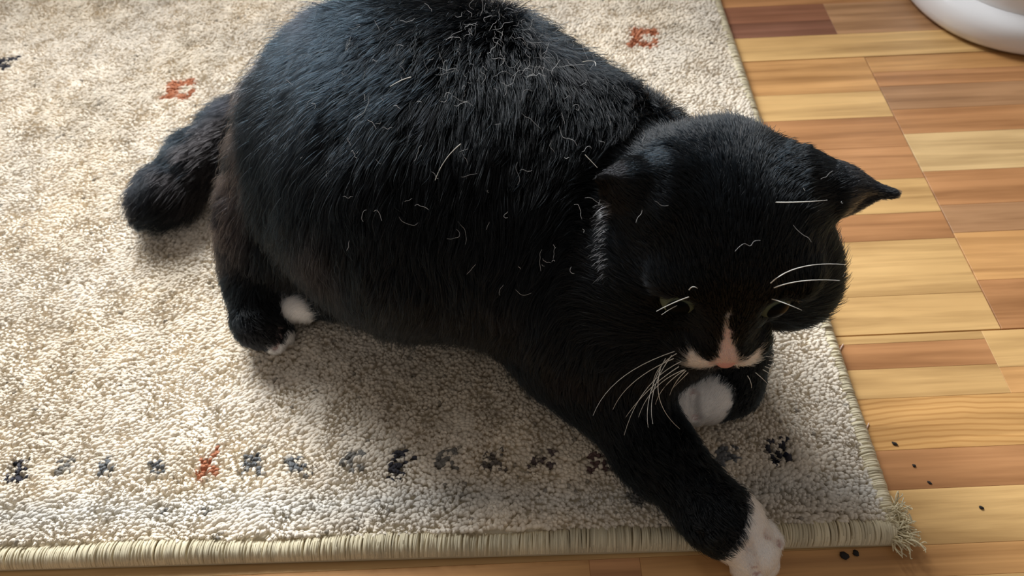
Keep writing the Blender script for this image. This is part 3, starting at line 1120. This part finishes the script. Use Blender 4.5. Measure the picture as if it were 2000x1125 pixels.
# stray hairs lying on the coat -------------------------------------------
LINT = hair_mat('pale_stray_hair', .5, .4)
li = []
lt = []
for k in range(330):
    if k < 200:
        px, py = random.gauss(1010, 130), random.gauss(125, 60)
    else:
        px, py = random.uniform(600, 1640), random.uniform(60, 560)
        if px > 1230 and py > 300 and random.random() < .75:
            continue
    c = on_cat(px, py, .0135 if px < 1180 else .0085)
    if c is None:
        continue
    a = random.uniform(0, 2 * math.pi)
    ln = random.choice([.002, .004, .006, .008, .012]) * random.uniform(.7, 1.3)
    pl_ = [c]
    for j in range(5):
        a += random.gauss(0, .55)
        nxt = pl_[-1] + (RIGHT * math.cos(a) + UPV * math.sin(a)) * ln / 5 
        pl_.append(nxt)
    li.append(pl_)
    lt.append([random.uniform(.25, .7)] * 3)
o = hair_obj('stray_hairs', np.array(li), np.array([.6, 1, 1, 1, 1, .6]) * .000080, np.array(lt), LINT, cat)
o['kind'] = 'stuff'
tag(o, 'short pale stray hairs caught in the fur')

SH = plain('pale_loose_hair', (232, 228, 218), .5)


def loose(pxs, lab, r=.00022):
    q = [on_cat(x, y, .0150) for x, y in pxs]
    if any(v is None for v in q):
        return
    o_ = tube('loose_hair', bez(*q) if len(q) == 3 else np.array(q), r, r * .6, SH)
    tag(o_, lab, 'hair', 'pale loose hairs lying on the black coat')


loose([(899, 293), (868, 314), (854, 352)], 'long curved white hair lying on the middle of the cat\'s black flank')
loose([(812, 182), (795, 186), (777, 198)], 'short thick white hair on the upper left of the cat\'s back')
loose([(1125, 320), (1136, 330), (1150, 343)], 'crinkled white hair just behind the cat\'s left-hand ear tip')
loose([(1113, 163), (1140, 158), (1140, 172)], 'pale arched hair on the cat\'s shoulder below the back ridge')

# crumbs on the floor -------------------------------------------------------
CR = plain('dark_crumb', (26, 18, 14), .8)


def crumb(px, py, r, lab, sx=1.0):
    bm = bmesh.new()
    bmesh.ops.create_icosphere(bm, subdivisions=2, radius=1.0)
    for v in bm.verts:
        f_ = random.uniform(.75, 1.15)
        v.co = Vector((v.co.x * r * sx * f_, v.co.y * r * f_, v.co.z * r * .55 * f_))
    o_ = bm_obj('crumb', bm, CR, None, True)
    q = at(px, py)
    o_.location = (q[0], q[1], r * .45)
    o_.rotation_euler = (0, 0, -.6)
    tag(o_, lab, 'crumb', 'dark crumbs scattered on the wooden floor')


crumb(1747, 867, .0011, 'dark elongated crumb on the arched-grain wood strip beside the rug', 1.9)
crumb(1785, 910, .0010, 'small brown crumb at the top of the orange wood strip', 1.2)
crumb(1815, 943, .0008, 'tiny sliver of a crumb near the lower edge of the orange wood strip', 1.8)
crumb(1916, 992, .0011, 'black crumb alone on the pale wood strip, farthest right', 1.4)
crumb(1648, 1086, .0022, 'largest dark crumb lying against the near rug edge right of the white paw', 1.3)
crumb(1671, 1081, .0018, 'round dark crumb nearest the frayed rug corner', 1.1)

FLUFF = plain('pale_fluff', (232, 206, 190), .8)
for pxs, lab in ((((1636, 694), (1641, 680), (1647, 672)), 'pale wisp of fluff on the floor where the dark orange strip meets the rug'),
                 (((1687, 848), (1692, 838), (1697, 826)), 'pale wisp of fluff on the arched-grain strip against the rug edge')):
    o_ = tube('fluff', bez(*[at(x, y, .0009) for x, y in pxs]), .0007, .0003, FLUFF)
    tag(o_, lab, 'fluff')
